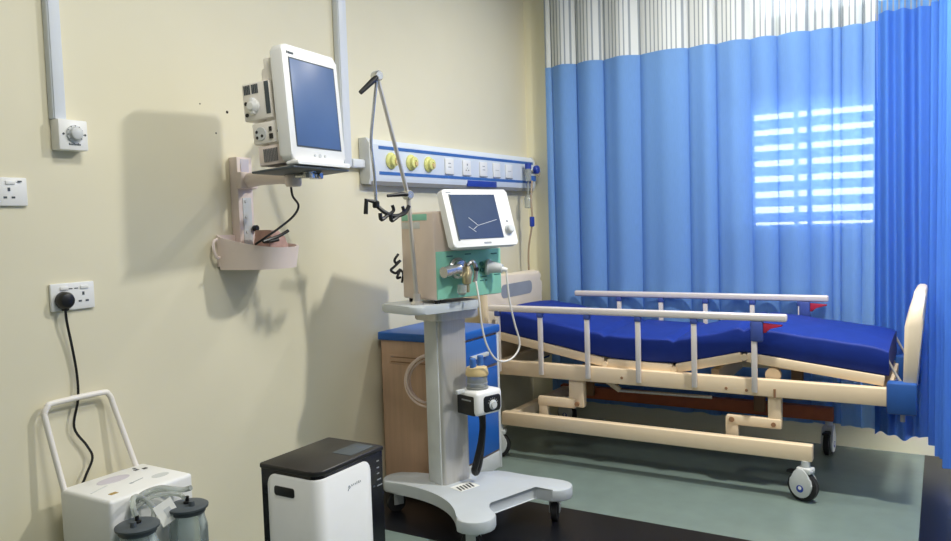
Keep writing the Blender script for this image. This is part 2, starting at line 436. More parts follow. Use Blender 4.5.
# local frame: x along the screen, front towards -y, z from the monitor's foot
w2, zt, zb = .161, .405, -.010
MB().prism(roundrect(-w2, zb+.012, w2, zt, .022), -.012, .038, 'y', .009).build('bezel', 'white', r, sharp=50)
MB().box((-.124, -.0145, .056), (.134, -.0115, .358), .001).build('screen', 'screenblue', r)
MB().prism([(-.129, .051), (.139, .051), (.139, .363), (-.129, .363)], -.0132, -.0100, 'y').build('screen_rim', 'dgrey', r)
k_ = MB()
for x in (-.135, -.126): k_.box((x, -.0135, .374), (x+.006, -.0115, .382))
k_.box((-.118, -.0135, .374), (-.098, -.0115, .381)); k_.build('maker_mark', 'dgrey', r)
for x in (-.03, 0, .03): MB().cyl((x, -.0145, .026), (x, -.011, .026), .0075 if x == 0 else .005, n=14).build('button', 'lgrey', r)
MB().box((-.135, .036, .012), (.140, .115, .345), .02, 3).build('rear_housing', 'warmwhite', r)
g = MB(); g.box((-.176, .045, .20), (-.15, .105, .362), .006); g.build('rear_cover', 'warmwhite', r)
mod = MB(); mod.box((-.192, .075, .150), (-.10, .198, .282), .006)
md = mod.build('measuring_module', 'warmwhite', r)
s = MB()
for y0 in (.125, .160):
    for k in range(4): s.box((-.1935, y0+k*.0075, .243), (-.1915, y0+k*.0075+.005, .275))
s.build('module_grille', 'dgrey', md)
s = MB(); s.lathe((-.191, .150, .198), [(.026, 0), (.024, .012), (.012, .022), (0, .022)], (-1,0,0), 20); s.box((-.208, .140, .170), (-.19, .158, .228), .004)
s.build('connector_cover', 'white', md)
for z in (.172, .212): MB().cyl((-.1945, .183, z), (-.1915, .183, z), .007, n=12).build('port', 'black', md)
MB().box((-.194, .078, .165), (-.1905, .096, .278), .001).build('module_slot', 'dgrey', md)
mod = MB(); mod.box((-.188, .040, .064), (-.10, .172, .140), .006)
md = mod.build('measuring_module', 'warmwhite', r)
s = MB(); s.lathe((-.188, .135, .100), [(.024, 0), (.023, .003), (.0, .003)], (-1,0,0), 24); s.build('port_ring', 'lgrey', md)
MB().box((-.192, .082, .078), (-.187, .096, .096)).build('port', 'black', md); MB().box((-.192, .085, .105), (-.187, .095, .120)).build('port', 'black', md)
for y, z in ((.150, .108), (.128, .092), (.150, .088), (.055, .10)): MB().cyl((-.192, y, z), (-.186, y, z), .0055, n=10).build('port', 'black', md)
md = MB().box((-.182, .036, -.012), (-.10, .160, .058), .005).build('power_unit', 'pinkwhite', r)
s = MB()
for k in range(9): s.box((-.1845, .075+k*.007, .0), (-.181, .079+k*.007, .046))
s.build('vent_slots', 'slot', md)
MB().box((-.168, -.020, -.0245), (.166, .165, -.016), .003).build('tray_plate', 'dgrey', r)
MB().prism(roundrect(-.155, -.012, .164, .004, .006), -.030, .02, 'y', .003).build('tray_front', 'white', r)
for o in r.children:
    if o.name.split('.')[0] in ('measuring_module', 'power_unit', 'rear_cover'): o.location = (.040, -.012, .012)

o = MB().tube([(2.168, 2.10, 1.474), (2.19, 2.115, 1.44), (2.245, 2.14, 1.405), (2.225, 2.15, 1.365), (2.165, 2.17, 1.320), (2.11, 2.19, 1.285), (2.09, 2.22, 1.262)], .0045, 8)
o.tube([(2.115, 2.205, 1.272), (2.15, 2.20, 1.280), (2.19, 2.19, 1.292), (2.225, 2.18, 1.310)], .0065, 8)
o.tube([(2.125, 2.21, 1.272), (2.15, 2.205, 1.272), (2.185, 2.195, 1.278)], .008, 8)
c = o.build('monitor_cable', 'black', None, (2.17, 2.05, 1.25))
tag(c, 'black cable hanging from the monitor arm into the storage bin', 'cable')
o = MB(); o.prism([(2.185, 1.18), (2.27, 1.18), (2.285, 1.255), (2.262, 1.285), (2.235, 1.312), (2.19, 1.315), (2.18, 1.26)], 2.235, 2.33, 'y', .012)
c = o.build('blood_pressure_cuff', 'pad', None, (2.23, 2.28, 1.18)); tag(c, 'dusty pink folded cuff standing in the storage bin', 'cuff')

# ------------------------------------------------------------------ bed head panel on the wall
r = thing('bed_head_panel', 'long white medical gas panel with blue stripes on the wall above the bed', 'bed head panel', (3.83, YL, 1.53))
RL = r.location; x0, x1 = 2.985, 4.715; yf = YL-.062
body = MB(); prof = [(YL-.0005, 1.535), (yf+.012, 1.528), (yf, 1.552), (yf, 1.712), (yf+.02, 1.738), (YL-.0005, 1.738)]
body.prism(prof, x0, x1, 'x'); body.build('housing', 'panelwhite', r, RL)
for x in (x0-.020, x1):
    e = MB(); e.prism([(YL-.0005, 1.522), (yf+.010, 1.518), (yf-.003, 1.552), (yf-.003, 1.714), (yf+.018, 1.742), (YL-.0005, 1.742)], x, x+.020, 'x', .003)
    e.build('end_cap', 'lgrey', r, RL)
MB().prism([(YL-.0005, 1.518), (yf+.014, 1.514), (yf+.004, 1.534), (YL-.0005, 1.536)], x0, x1, 'x').build('lower_rail', 'panelgrey', r, RL)
for z in (1.690, 1.566): MB().box((x0+.055, yf-.002, z), (x1-.015, yf+.001, z+.016)).build('stripe', 'stripe', r, RL)
MB().box((3.86, yf-.003, 1.528), (4.20, yf+.012, 1.563), .002).build('blue_cover', 'deepblue', r, RL)
for x, z in ((3.135, 1.637), (3.305, 1.636), (3.465, 1.634)):
    g = MB(); g.lathe((x, yf, z), [(.041, 0), (.042, .006), (.037, .012), (.030, .016), (.028, .03), (.012, .034), (.010, .028), (0, .028)], (0,-1,0), 26)
    gg = g.build('gas_outlet', 'outlet', r, RL)
    MB().lathe((x+.004, yf-.026, z-.008), [(.012, 0), (.012, .012), (.006, .014), (0, .014)], (0,-1,0), 14).build('outlet_valve', 'honey', gg, RL)
def panel_plate(x, kind):
    pr = MB().box((x-.043, yf-.008, 1.590), (x+.043, yf-.0002, 1.676), .003).build('socket_plate', 'white', r, RL)
    q = MB(); 
    if kind == 'socket':
        q.box((x-.004, yf-.0095, 1.645), (x+.004, yf-.0078, 1.657))
        for s_ in (-1, 1): q.box((x+s_*.013-.005, yf-.0095, 1.616), (x+s_*.013+.005, yf-.0078, 1.622))
        q.box((x-.006, yf-.0095, 1.630), (x+.006, yf-.0078, 1.633))
    elif kind == 'switch':
        q.box((x-.015, yf-.0095, 1.648), (x+.010, yf-.0078, 1.652)); q.box((x-.015, yf-.0095, 1.627), (x+.013, yf-.0078, 1.631))
    else:
        q.box((x-.02, yf-.0095, 1.632), (x+.02, yf-.0078, 1.634))
    q.build('plate_marks', 'grey', pr, RL)
    MB().box((x-.043, yf-.0085, 1.588), (x+.043, yf-.0015, 1.592)).build('plate_shadow_gap', 'grey', pr, RL)
for x, k in ((3.665, 'switch'), (3.85, 'socket'), (4.04, 'switch'), (4.20, 'blank'), (4.36, 'blank')): panel_plate(x, k)
MB().cyl((4.60, yf, 1.638), (4.60, yf-.012, 1.638), .034, n=22).build('flowmeter_outlet', 'lgrey', r, RL)

r = thing('oxygen_flowmeter', 'clear and blue oxygen flowmeter plugged into the right end of the panel', 'flowmeter', (4.60, yf-.012, 1.56))
RL = r.location
MB().cyl((4.60, yf-.0125, 1.638), (4.60, yf-.06, 1.638), .014, n=16).build('connector', 'chrome', r, RL)
MB().cyl((4.545, yf-.045, 1.575), (4.545, yf-.045, 1.685), .019, n=18).build('flow_tube', 'clear', r, RL)
MB().cyl((4.545, yf-.045, 1.655), (4.545, yf-.045, 1.69), .021, n=18).build('flow_tube_cap', 'deepblue', r, RL)
MB().lathe((4.61, yf-.060, 1.650), [(.026, 0), (.028, .006), (.028, .022), (.022, .028), (0, .028)], (0,-1,0), 12).build('knob', 'deepblue', r, RL)
MB().box((4.57, yf-.055, 1.575), (4.64, yf-.040, 1.612), .004).build('bracket', 'stripe', r, RL)
MB().lathe((4.535, yf-.045, 1.400), [(.018, 0), (.024, .004), (.026, .06), (.020, .075), (.012, .085), (0, .085)]).build('bottle', 'clear', r, RL)
MB().tube([(4.535, yf-.045, 1.485), (4.538, yf-.045, 1.53), (4.545, yf-.045, 1.575)], .006, 8).build('stem', 'clear', r, RL)
MB().tube([(4.66, yf-.05, 1.640), (4.69, yf-.05, 1.655), (4.708, yf-.05, 1.635), (4.695, yf-.05, 1.612), (4.668, yf-.05, 1.618)], .0035, 8).build('ring_hook', 'wire', r, RL)
t = MB().tube([(4.548, yf-.07, 1.575), (4.530, 2.29, 1.45), (4.535, 2.288, 1.31), (4.555, 2.33, 1.13), (4.585, 2.345, .95), (4.615, 2.345, .82), (4.62, 2.345, .74)], .0065, 8).build('tube', 'wire', r, RL)
MB().box((4.518, 2.277, 1.28), (4.552, 2.301, 1.345), .007).build('tube_clamp', 'deepblue', r, RL)

# ------------------------------------------------------------------ bedside cabinet
r = thing('bedside_cabinet', 'beige bedside cabinet with a blue top behind the ventilator', 'cabinet', (3.245, 2.17, 0))
RL = r.location; cx0, cx1, cy0, cy1 = 3.035, 3.46, 1.96, 2.385
MB().box((cx0, cy0+.012, .05), (cx1, cy1, .755), .004).build('body', 'wood', r, RL)
sd = MB(); sd.box((cx0-.0025, 2.10, .64), (cx0+.002, 2.335, .685), .001); sd.build('side_recess', 'wood', r, RL)
sd = MB(); sd.box((cx0-.004, 2.11, .648), (cx0-.0015, 2.325, .653)); sd.box((cx0-.004, 2.11, .672), (cx0-.0015, 2.325, .677)); sd.box((cx0-.004, 2.11, .648), (cx0-.0015, 2.116, .677)); sd.build('recess_line', 'brown', r, RL)
tp = MB(); tp.box((cx0-.012, cy0-.008, .755), (cx1+.012, cy1+.012, .795), .008, 3); tp.build('top', 'cabblue', r, RL)
MB().box((cx0-.003, cy0+.0, .05), (cx0+.018, cy0+.014, .755), .003).build('front_trim', 'lgrey', r, RL)
MB().box((cx1-.016, cy0-.002, .05), (cx1+.006, cy0+.014, .755), .003).build('front_trim', 'lgrey', r, RL)
dr = MB().box((cx0+.02, cy0-.004, .60), (cx1-.018, cy0+.0115, .745), .005).build('drawer', 'cabblue', r, RL)
MB().box((3.17, cy0-.022, .655), (3.33, cy0-.004, .675), .004).build('drawer_handle', 'lgrey', dr, RL)
MB().box((cx0+.02, cy0-.004, .47), (cx1-.018, cy0+.0115, .585), .005).build('open_shelf_front', 'cabblue', r, RL)
dr = MB().box((cx0+.02, cy0-.004, .15), (cx1-.018, cy0+.0115, .455), .012).build('door', 'cabblue', r, RL)
MB().box((cx0+.02, cy0-.002, .055), (cx1-.018, cy0+.0115, .14), .003).build('plinth', 'lgrey', r, RL)
for x in (cx0+.04, cx1-.04):
    for y in (cy0+.05, cy1-.04): MB().cyl((x, y, 0), (x, y, .052), .018, n=12).build('foot', 'black', r, RL)

# ------------------------------------------------------------------ ventilator on its cart
TH = math.radians(-17.5)
r = thing('ventilator', 'medical ventilator with a tilted screen on a grey wheeled column cart', 'ventilator', (2.925, 1.915, 0), TH)
def arc(cx, cy, rr, a0, a1, n=8):
    return [(cx+rr*math.cos(math.radians(a0+(a1-a0)*k/n)), cy+rr*math.sin(math.radians(a0+(a1-a0)*k/n))) for k in range(n+1)]
def quad(p, c, q, n=10):
    return [((1-t)**2*p[0]+2*t*(1-t)*c[0]+t*t*q[0], (1-t)**2*p[1]+2*t*(1-t)*c[1]+t*t*q[1]) for t in [k/n for k in range(1, n)]]
out = []
out += arc(-.175, -.355, .085, 170, 340)
out += [(-.088, -.335), (-.06, -.305), (-.04, -.295), (.22, -.295), (.235, -.30)]
out += arc(.305, -.345, .078, 215, 372)
out += quad((.381, -.329), (.30, -.16), (.285, -.03), 6)
out += [(.275, -.012), (.22, .020), (.105, .055), (.06, .11)]
out += arc(-.105, .235, .085, 5, 175)
out += quad((-.19, .242), (-.05, -.10), (-.259, -.34), 14)
out = [(x-.045, y-.045) for x, y in out]
MB().prism(out, .103, .155, 'z', .008).build('base', 'basegrey', r)
def caster(x, y, rot):
    c = MB(); c.cyl((0, 0, .088), (0, 0, .1035), .018, n=16); c.box((-.020, -.020, .078), (.020, .028, .092), .004); c.box((-.024, -.014, .036), (-.018, .032, .090), .003); c.box((.018, -.014, .036), (.024, .032, .090), .003)
    mt = Matrix.Translation((x, y, 0)) @ Matrix.Rotation(rot, 4, 'Z')
    for v in c.bm.verts: v.co = mt @ v.co
    cs = c.build('caster', 'lgrey', r)
    wv = MB(); wv.rings([((-.014, .016, .044), .040), ((-.011, .016, .044), .044), ((.011, .016, .044), .044), ((.014, .016, .044), .040)], 24)
    for v in wv.bm.verts: v.co = mt @ v.co
    wv.build('wheel', 'rubber', cs)
for x, y, a in ((-.225, -.405, .3), (.265, -.385, 2.2), (-.16, .20, 1.3), (.16, -.08, .5)): caster(x, y, a)
# column, tray
col = MB(); col.prism(roundrect(-.088, -.050, .070, .070, .02), .154, .942, 'z'); col.build('column', 'column', r)
MB().box((-.094, -.035, .154), (-.086, .055, .942), .003).build('column_strip', 'lgrey', r)
MB().prism(roundrect(-.280, -.140, .105, .140, .05, 8), .940, .976, 'z', .010).build('tray', 'basegrey', r)
MB().prism(roundrect(-.13, -.09, .12, .09, .03, 5), (.895), .941, 'z', .008).build('tray_support', 'column', r)
lb = MB(); lb.box((-.085, -.158, .1545), (.025, -.080, .1562)); lab = lb.build('warning_label', 'paper', r)
lb = MB()
for k in range(5): lb.bar((-.076+k*.018, -.150, .1564), (-.062+k*.018, -.102, .1564), .009, .0006, 0)
lb.build('label_print', 'black', lab)
# main housing
bx0, bx1, byf, byb = -.16, .222, -.128, .112
bd = MB(); bd.box((bx0, byf+.006, .992), (bx1, byb, 1.372), .010, 3); bd.build('housing', 'bodybeige', r)
MB().box((bx0+.006, byf, .995), (bx1-.002, byf+.008, 1.200), .004).build('front_panel', 'teal', r)
for x in (bx0+.03, bx1-.03):
    for y in (byf+.03, byb-.03): MB().cyl((x, y, .971), (x, y, .993), .015, n=12).build('foot', 'rubber', r) if x < .1 else None
MB().box((bx0-.0015, byf+.05, 1.335), (bx0+.001, byb-.012, 1.362), .0005).build('side_label', 'teal', r)
MB().box((bx0-.0015, byf+.10, 1.300), (bx0+.001, byb-.012, 1.328), .0005).build('side_plate', 'lgrey', r)
pr = MB()
for x, z, l_ in ((-.10, 1.175, .035), (.005, 1.180, .035), (.16, 1.175, .035), (.175, 1.08, .035), (.10, 1.075, .03), (.09, 1.058, .02), (.12, 1.058, .012)):
    MB().box((x, byf-.0012, z), (x+l_, byf+.001, z+.005)).build('panel_print', 'tealdark', r)
for x, z in ((.098, 1.135), (.100, 1.108)): MB().cyl((x, byf-.008, z), (x, byf+.002, z), .010, n=14).build('gas_port', 'tealdark', r)
# breathing valve on the front
v = MB(); v.lathe((-.045, byf+.001, 1.125), [(.046, 0), (.046, .012), (.036, .020), (.034, .040), (0, .040)], (0,-1,0), 24)
v.rings([((-.060, byf-.03, 1.122), .026), ((-.085, byf-.032, 1.120), .022), ((-.105, byf-.034, 1.118), .026), ((-.140, byf-.038, 1.114), .023), ((-.150, byf-.04, 1.113), .024)], 20)
vv = v.build('exhalation_valve', 'chrome', r)
MB().rings([((-.022, byf-.045, 1.130), .015), ((-.020, byf-.050, 1.105), .019), ((-.030, byf-.048, 1.085), .022), ((-.030, byf-.048, 1.060), .019), ((-.030, byf-.048, 1.055), .012), ((-.028, byf-.048, 1.020), .011)], 18).build('water_trap', 'brass', vv)
MB().rings([((-.055, byf-.046, 1.055), .020), ((-.058, byf-.046, 1.02), .021), ((-.058, byf-.046, 1.012), .012)], 16).build('trap_cup', 'clear', vv)
MB().tube([(-.02, byf-.045, 1.135), (.0, byf-.055, 1.150), (.016, byf-.055, 1.125), (.018, byf-.052, 1.085), (.012, byf-.05, 1.06)], .010, 10).build('valve_spout', 'chrome', vv)
MB().cyl((.014, byf-.058, 1.118), (.014, byf-.070, 1.118), .009, n=12).build('port_plug', 'black', vv)
v = MB(); v.rings([((.135, byf+.001, 1.118), .036), ((.135, byf-.012, 1.118), .036), ((.138, byf-.020, 1.118), .028), ((.150, byf-.034, 1.116), .025), ((.166, byf-.052, 1.112), .021), ((.172, byf-.060, 1.110), .019)], 22)
v.build('inspiratory_port', 'lgrey', r)
v = MB(); v.rings([((.170, byf-.058, 1.108), .011), ((.180, byf-.068, 1.106), .010), ((.186, byf-.075, 1.102), .010)], 12); v.build('port_connector', 'white', r)
# display unit, leaning back
tl = math.radians(17)
DM = Matrix.Translation((.045, -.182, 1.335)) @ Matrix.Rotation(-tl, 4, 'X')
hw, hh = .187, .128
def disp(mb, name, m_, par=r):
    return mb.build(name, m_, par)
ds = disp(MB().prism(roundrect(-hw, -hh, hw, hh, .012), -.016, .020, 'y', .007, DM), 'display_bezel', 'white')
disp(MB().box((-.148, -.0185, -.094), (.105, -.0150, .104), 0, 2, DM), 'screen', 'screendark', ds)
disp(MB().box((-.156, -.0172, -.100), (-.147, -.0150, .106), 0, 2, DM), 'screen_edge', 'dgrey', ds)
q = MB()
for a_, b_ in (((-.075, .0), (-.030, -.036)), ((-.030, -.036), (.085, -.012)), ((-.085, -.04), (-.050, -.064)), ((-.06, -.052), (-.035, -.038))):
    q.bar((a_[0], -.0190, a_[1]), (b_[0], -.0190, b_[1]), .0012, .0020, 0, (0,0,1))
for v in q.bm.verts: v.co = DM @ v.co
disp(q, 'film_crease', 'lgrey', ds)
q = MB(); q.box((-.168, -.0175, .112), (-.140, -.0150, .117)); q.box((-.015, -.0175, -.117), (.025, -.0150, -.110))
for v in q.bm.verts: v.co = DM @ v.co
disp(q, 'maker_mark', 'grey', ds)
q = MB(); q.lathe((.146, -.0155, -.058), [(.022, 0), (.022, .006), (.019, .010), (.018, .020), (.014, .023), (0, .023)], (0,-1,0), 24)
for v in q.bm.verts: v.co = DM @ v.co
disp(q, 'rotary_knob', 'lgrey', ds)
q = MB(); q.cyl((.148, -.0165, -.020), (.148, -.0150, -.020), .005, n=10)
for v in q.bm.verts: v.co = DM @ v.co
disp(q, 'indicator', 'dgrey', ds)
MB().prism([(-.06, -.168), (.14, -.168), (.14, -.118), (-.06, -.118)], 1.20, 1.36, 'z', .01).build('display_mount', 'lgrey', r)
# support arm on the tray's left side
rz = Matrix.Rotation(-TH, 4, 'Z'); O_ = Vector((2.925, 1.915, 0))
def L(*p): return rz @ (Vector(p)-O_)
pb, pe, pt, pk, pn = L(2.715, 1.93, .972), L(2.677, 1.93, 1.443), L(2.497, 1.93, 1.91), L(2.443, 1.93, 1.647), L(2.459, 1.93, 1.40)
a = MB(); a.lathe(pb, [(.028, 0), (.028, .010), (.018, .020), (.016, .05), (0, .05)], (0,0,1), 18); a.tube([pb+Vector((0,0,.02)), pe], .0095, 12, smooth=False)
arm = a.build('support_arm', 'steel', r)
a = MB(); a.tube([pe, pt], .0085, 12, smooth=False); a.build('upper_strut', 'steel', arm)
a = MB(); a.tube([pt, pt*.5+pk*.5+Vector((-.002,0,0)), pk, pk*.5+pn*.5+Vector((.004,0,0)), pn], .0065, 10); a.build('front_strut', 'chrome', arm)
for p in (pe, pt):
    a = MB(); a.lathe(p+Vector((0,.020,0)), [(.016, 0), (.020, .004), (.020, .034), (.016, .040), (0, .040)], (0,-1,0), 20); a.build('joint', 'chrome', arm)
a = MB(); e1 = pe+Vector((-.112, -.01, -.004)); a.rings([(pe+Vector((-.012,-.014,0)), .008), (pe+Vector((-.03,-.012,.003)), .010), (e1, .006)], 12); a.build('lever', 'black', arm)
a = MB(); e1 = pt+Vector((-.088, -.01, -.074)); a.rings([(pt+Vector((-.010,-.014,-.006)), .009), (pt+Vector((-.03,-.012,-.024)), .012), (e1, .009)], 12); a.build('lever', 'black', arm)
a = MB()
a.lathe(pn+Vector((0,0,-.012)), [(.010, 0), (.014, .004), (.014, .024), (.008, .03), (0, .03)], (0,0,1), 14)
a.tube([pn+Vector((-.005,0,.012)), pn+Vector((-.045,0,.02)), pn+Vector((-.05,0,-.035))], .009, 8, smooth=False)
a.tube([pn+Vector((.0,0,0)), pn+Vector((.035,-.01,-.03)), pn+Vector((.08,-.01,-.045)), pn+Vector((.13,-.01,-.035)), pn+Vector((.155,-.01,-.005))], .0085, 8)
for x, z in ((.05, -.04), (.10, -.045)):
    a.tube([pn+Vector((x,-.01,z)), pn+Vector((x-.035,-.012,z-.018)), pn+Vector((x-.04,-.012,z+.008))], .008, 8)
    a.tube([pn+Vector((x,-.01,z)), pn+Vector((x+.025,-.012,z+.016)), pn+Vector((x+.02,-.012,z+.038))], .007, 8)
a.build('tube_holder', 'black', arm)
# coiled black clip behind the housing
a = MB(); cpt = [(-.182, .105, 1.19), (-.20, .11, 1.165), (-.185, .12, 1.15), (-.165, .115, 1.16), (-.195, .12, 1.135), (-.215, .12, 1.12), (-.19, .12, 1.105), (-.165, .118, 1.12), (-.185, .118, 1.085), (-.165, .118, 1.085)]
a.tube(cpt, .006, 8); a.tube([(-.165, .118, 1.12), (-.15, .12, 1.10), (-.158, .12, 1.06)], .005, 8); a.build('coiled_lead', 'black', r)
# thin sampling tubes looping down from the front
MB().tube([(.010, -.19, 1.065), (.006, -.21, .99), (.018, -.21, .88), (.040, -.21, .795), (.085, -.21, .725), (.14, -.21, .700), (.205, -.21, .712), (.245, -.21, .765), (.215, -.21, .865), (.190, -.21, .96), (.180, -.208, 1.05), (.182, -.202, 1.098)], .0042, 8).build('sampling_tube', 'tube', r)

# humidifier clipped to the column
hr = thing('humidifier', 'white heated humidifier with a dark dial clipped on the ventilator column', 'humidifier', (2.925, 1.915, 0), TH)
hx, hy, HZ = .072, -.051, .052
def HB(mb, name, m_, par):
    for v in mb.bm.verts: v.co.z += HZ
    return mb.build(name, m_, par)
hb = MB(); hb.box((hx-.080, hy-.140, .418), (hx+.078, hy-.004, .528), .020, 3); HB(hb, 'body', 'white', hr)
HB(MB().box((hx-.0835, hy-.122, .420), (hx-.066, hy-.010, .508), .006), 'side_cover', 'black', hr)
HB(MB().box((hx-.0845, hy-.105, .485), (hx-.0825, hy-.045, .491)), 'side_print', 'grey', hr)
pnl = MB(); pnl.prism(roundrect(hx-.040, .432, hx+.060, .504, .014), hy-.1425, hy-.135, 'y', .002); dpn = HB(pnl, 'dial_panel', 'black', hr)
HB(MB().lathe((hx+.012, hy-.1425, .462), [(.022, 0), (.022, .004), (.016, .006), (.015, .013), (0, .013)], (0,-1,0), 20), 'dial', 'lgrey', dpn)
pk2 = MB()
for k in range(7):
    t_ = math.radians(20+k*23); pk2.bar((hx+.012+.027*math.cos(t_), hy-.1430, .462+.027*math.sin(t_)), (hx+.012+.031*math.cos(t_), hy-.1430, .462+.031*math.sin(t_)), .002, .001, 0, (0,1,0))
HB(pk2, 'dial_marks', 'lgrey', dpn)
ch = MB(); ch.lathe((hx-.012, hy-.070, .528), [(.050, 0), (.050, .008), (.046, .010), (.046, .060), (.0, .060)]); chm = HB(ch, 'water_chamber', 'clear', hr)
HB(MB().lathe((hx-.012, hy-.070, .588), [(.050, 0), (.052, .006), (.050, .020), (.046, .036), (.030, .042), (0, .042)]), 'chamber_cap', 'honey', chm)
HB(MB().lathe((hx-.012, hy-.070, .552), [(.048, 0), (.048, .006), (0, .006)]), 'water_mark_ring', 'grey', chm)
for x, h in ((-.026, .040), (.018, .048)): HB(MB().lathe((hx-.012+x, hy-.075, .624), [(.015, 0), (.014, h), (.011, h+.003), (0, h+.003)], n=16), 'chamber_port', 'stripe', chm)
HB(MB().box((hx-.06, hy-.010, .455), (hx+.045, hy+.0005, .51), .004), 'clip', 'grey', hr)
HB(MB().box((hx-.12, hy-.06, .515), (hx-.07, hy-.045, .535), .004), 'clip_lever', 'lgrey', hr)
HB(MB().tube([(hx-.000, hy-.070, .424), (hx+.010, hy-.074, .37), (hx-.000, hy-.072, .29), (hx-.03, hy-.070, .20), (hx-.045, hy-.070, .165), (hx-.03, hy-.066, .150), (hx-.01, hy-.066, .19), (hx+.010, hy-.064, .28), (hx+.018, hy-.064, .35), (hx+.016, hy-.066, .424)], .015, 10), 'power_cord', 'black', hr)
# coil of milky tubing hooked behind the left of the column
a = MB()
for k, (R_, dx, dz) in enumerate(((.112, 0, 0), (.104, .006, -.006), (.118, -.006, -.004), (.108, -.010, .006), (.115, .010, .002))):
    pts = []
    for q in range(16):
        t_ = 2*PI*q/16; c_ = R_*math.cos(t_); w_ = .012*math.sin(2*t_+k)
        pts.append((.010+dx+.767*c_+.64*w_, .150+dx*.5-.64*c_+.767*w_, .590+dz+1.02*R_*math.sin(t_)))
    a.tube(pts, .0050, 8, 4, closed=True)
a.cyl((.010, .072, .70), (.010, .165, .70), .007, n=10)
o = a.build('tubing_coil', 'tubepink'); o.location = (2.925, 1.915, 0); o.rotation_euler = (0,0,TH)
tag(o, 'coil of milky white tubing hung on the left side of the ventilator column', 'tubing')

# ------------------------------------------------------------------ hospital bed
r = thing('hospital_bed', 'cream adjustable hospital bed with fold-down side rails and casters', 'bed', (4.20, 1.2, 0))
RL = r.location
xn, xf = 3.84, 4.54
for x in (xn, xf): MB().box((x-.024, .205, .455), (x+.024, 2.21, .535), .005).build('side_beam', 'bedbeige', r, RL)
for y in (.215, 2.17): MB().box((xn+.025, y-.02, .46), (xf-.025, y+.02, .53), .004).build('cross_beam', 'bedbeige', r, RL)
for x, m_ in ((3.765, 'bedbeige'), (4.545, 'bedshade')): MB().box((x-.025, .505, .188), (x+.025, 2.11, .262), .005).build('lower_beam', m_, r, RL)  # far beam is cream like the near one; its shade is painted red-brown
for y in (2.07,): MB().box((3.79, y-.025, .195), (4.53, y+.025, .255), .004).build('lower_cross_beam', 'bedbeige', r, RL)
# lifting links
for x, m_ in ((3.845, 'bedbeige'), (4.50, 'brown')):  # far links get brown as painted-in shade, near ones stay cream
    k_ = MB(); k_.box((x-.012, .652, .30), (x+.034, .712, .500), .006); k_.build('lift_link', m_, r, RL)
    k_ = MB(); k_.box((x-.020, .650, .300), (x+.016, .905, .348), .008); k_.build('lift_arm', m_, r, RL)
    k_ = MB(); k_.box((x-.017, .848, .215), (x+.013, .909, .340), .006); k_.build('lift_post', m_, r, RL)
    MB().cyl((x-.026, .878, .328), (x+.02, .878, .328), .013, n=14).build('pivot', 'brown', r, RL)
    MB().cyl((x-.026, .685, .322), (x+.02, .685, .322), .011, n=14).build('pivot', 'brown', r, RL)
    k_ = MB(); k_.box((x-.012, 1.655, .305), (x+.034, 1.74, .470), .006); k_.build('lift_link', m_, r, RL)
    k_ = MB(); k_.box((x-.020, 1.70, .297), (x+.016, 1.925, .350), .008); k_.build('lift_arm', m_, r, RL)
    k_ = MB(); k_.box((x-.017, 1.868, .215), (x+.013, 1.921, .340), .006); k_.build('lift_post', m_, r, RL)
    MB().cyl((x-.026, 1.69, .325), (x+.02, 1.69, .325), .012, n=14).build('pivot', 'brown', r, RL)
MB().cyl((4.02, 1.52, .375), (4.02, 1.02, .382), .009, n=12).build('crank_rod', 'steel', r, RL)
k_ = MB(); k_.bar((4.02, 1.60, .43), (4.02, 1.515, .375), .022, .032, .008); k_.build('crank_link', 'bedplastic', r, RL)
MB().cyl((3.872, .695, .548), (3.90, .695, .548), .036, n=24).build('hinge_disc', 'bedbeige', r, RL)
# small screws along the near beam
for y, z in ((1.90, .498), (1.43, .490), (.90, .480), (.805, .478)): MB().cyl((xn-.027, y, z), (xn-.023, y, z), .007, n=12).build('screw', 'brown', r, RL)
MB().box((xn-.029, .672, .455), (xn-.023, .682, .495)).build('latch_pin', 'brown', r, RL)
# casters
def bed_caster(x, y, rot):
    mt = Matrix.Translation((x, y, 0)) @ Matrix.Rotation(rot, 4, 'Z')
    def go(mb, name, m_, par):
        for v in mb.bm.verts: v.co = mt @ v.co
        return mb.build(name, m_, par, RL) if par == r else mb.build(name, m_, par, RL)
    f = MB(); f.cyl((0, 0, .150), (0, 0, .190), .020, n=16); f.box((-.026, -.034, .132), (.026, .034, .160), .008, 3)
    cs = go(f, 'caster', 'lgrey', r)
    wv = MB(); wv.rings([((-.017, .012, .069), .062), ((-.012, .012, .069), .069), ((.012, .012, .069), .069), ((.017, .012, .069), .062)], 32)
    go(wv, 'wheel', 'rubber', cs)
    for s_ in (-1, 1):
        pl_ = []
        for k in range(24):
            t_ = 2*PI*k/24; yy = .012+(.054 if math.cos(t_) < .2 else .046)*math.sin(t_); zz = .085+(.066 if math.cos(t_) < 0 else .070)*math.cos(t_)
            pl_.append((yy*1.0, zz))
        cv = MB(); cv.prism(pl_, s_*.017, s_*.030, 'x', .004); c_ = go(cv, 'wheel_cover', 'lgrey', cs)
        lg = MB(); lg.rings([((s_*.0300, .012, .062), .017), ((s_*.0312, .012, .062), .017)], 20); go(lg, 'emblem_disc', 'deepblue', cs)
        lg = MB(); lg.rings([((s_*.0300, .012, .066), .0085), ((s_*.0316, .012, .066), .0085)], 14); go(lg, 'emblem_center', 'white', cs)
    bp = MB(); bp.box((-.02, .040, .120), (.02, .085, .134), .005); go(bp, 'brake_pedal', 'black', cs)
bed_caster(3.755, .535, -.35); bed_caster(4.555, .53, 1.5); bed_caster(3.755, 2.13, .3); bed_caster(4.555, 2.07, -.2)
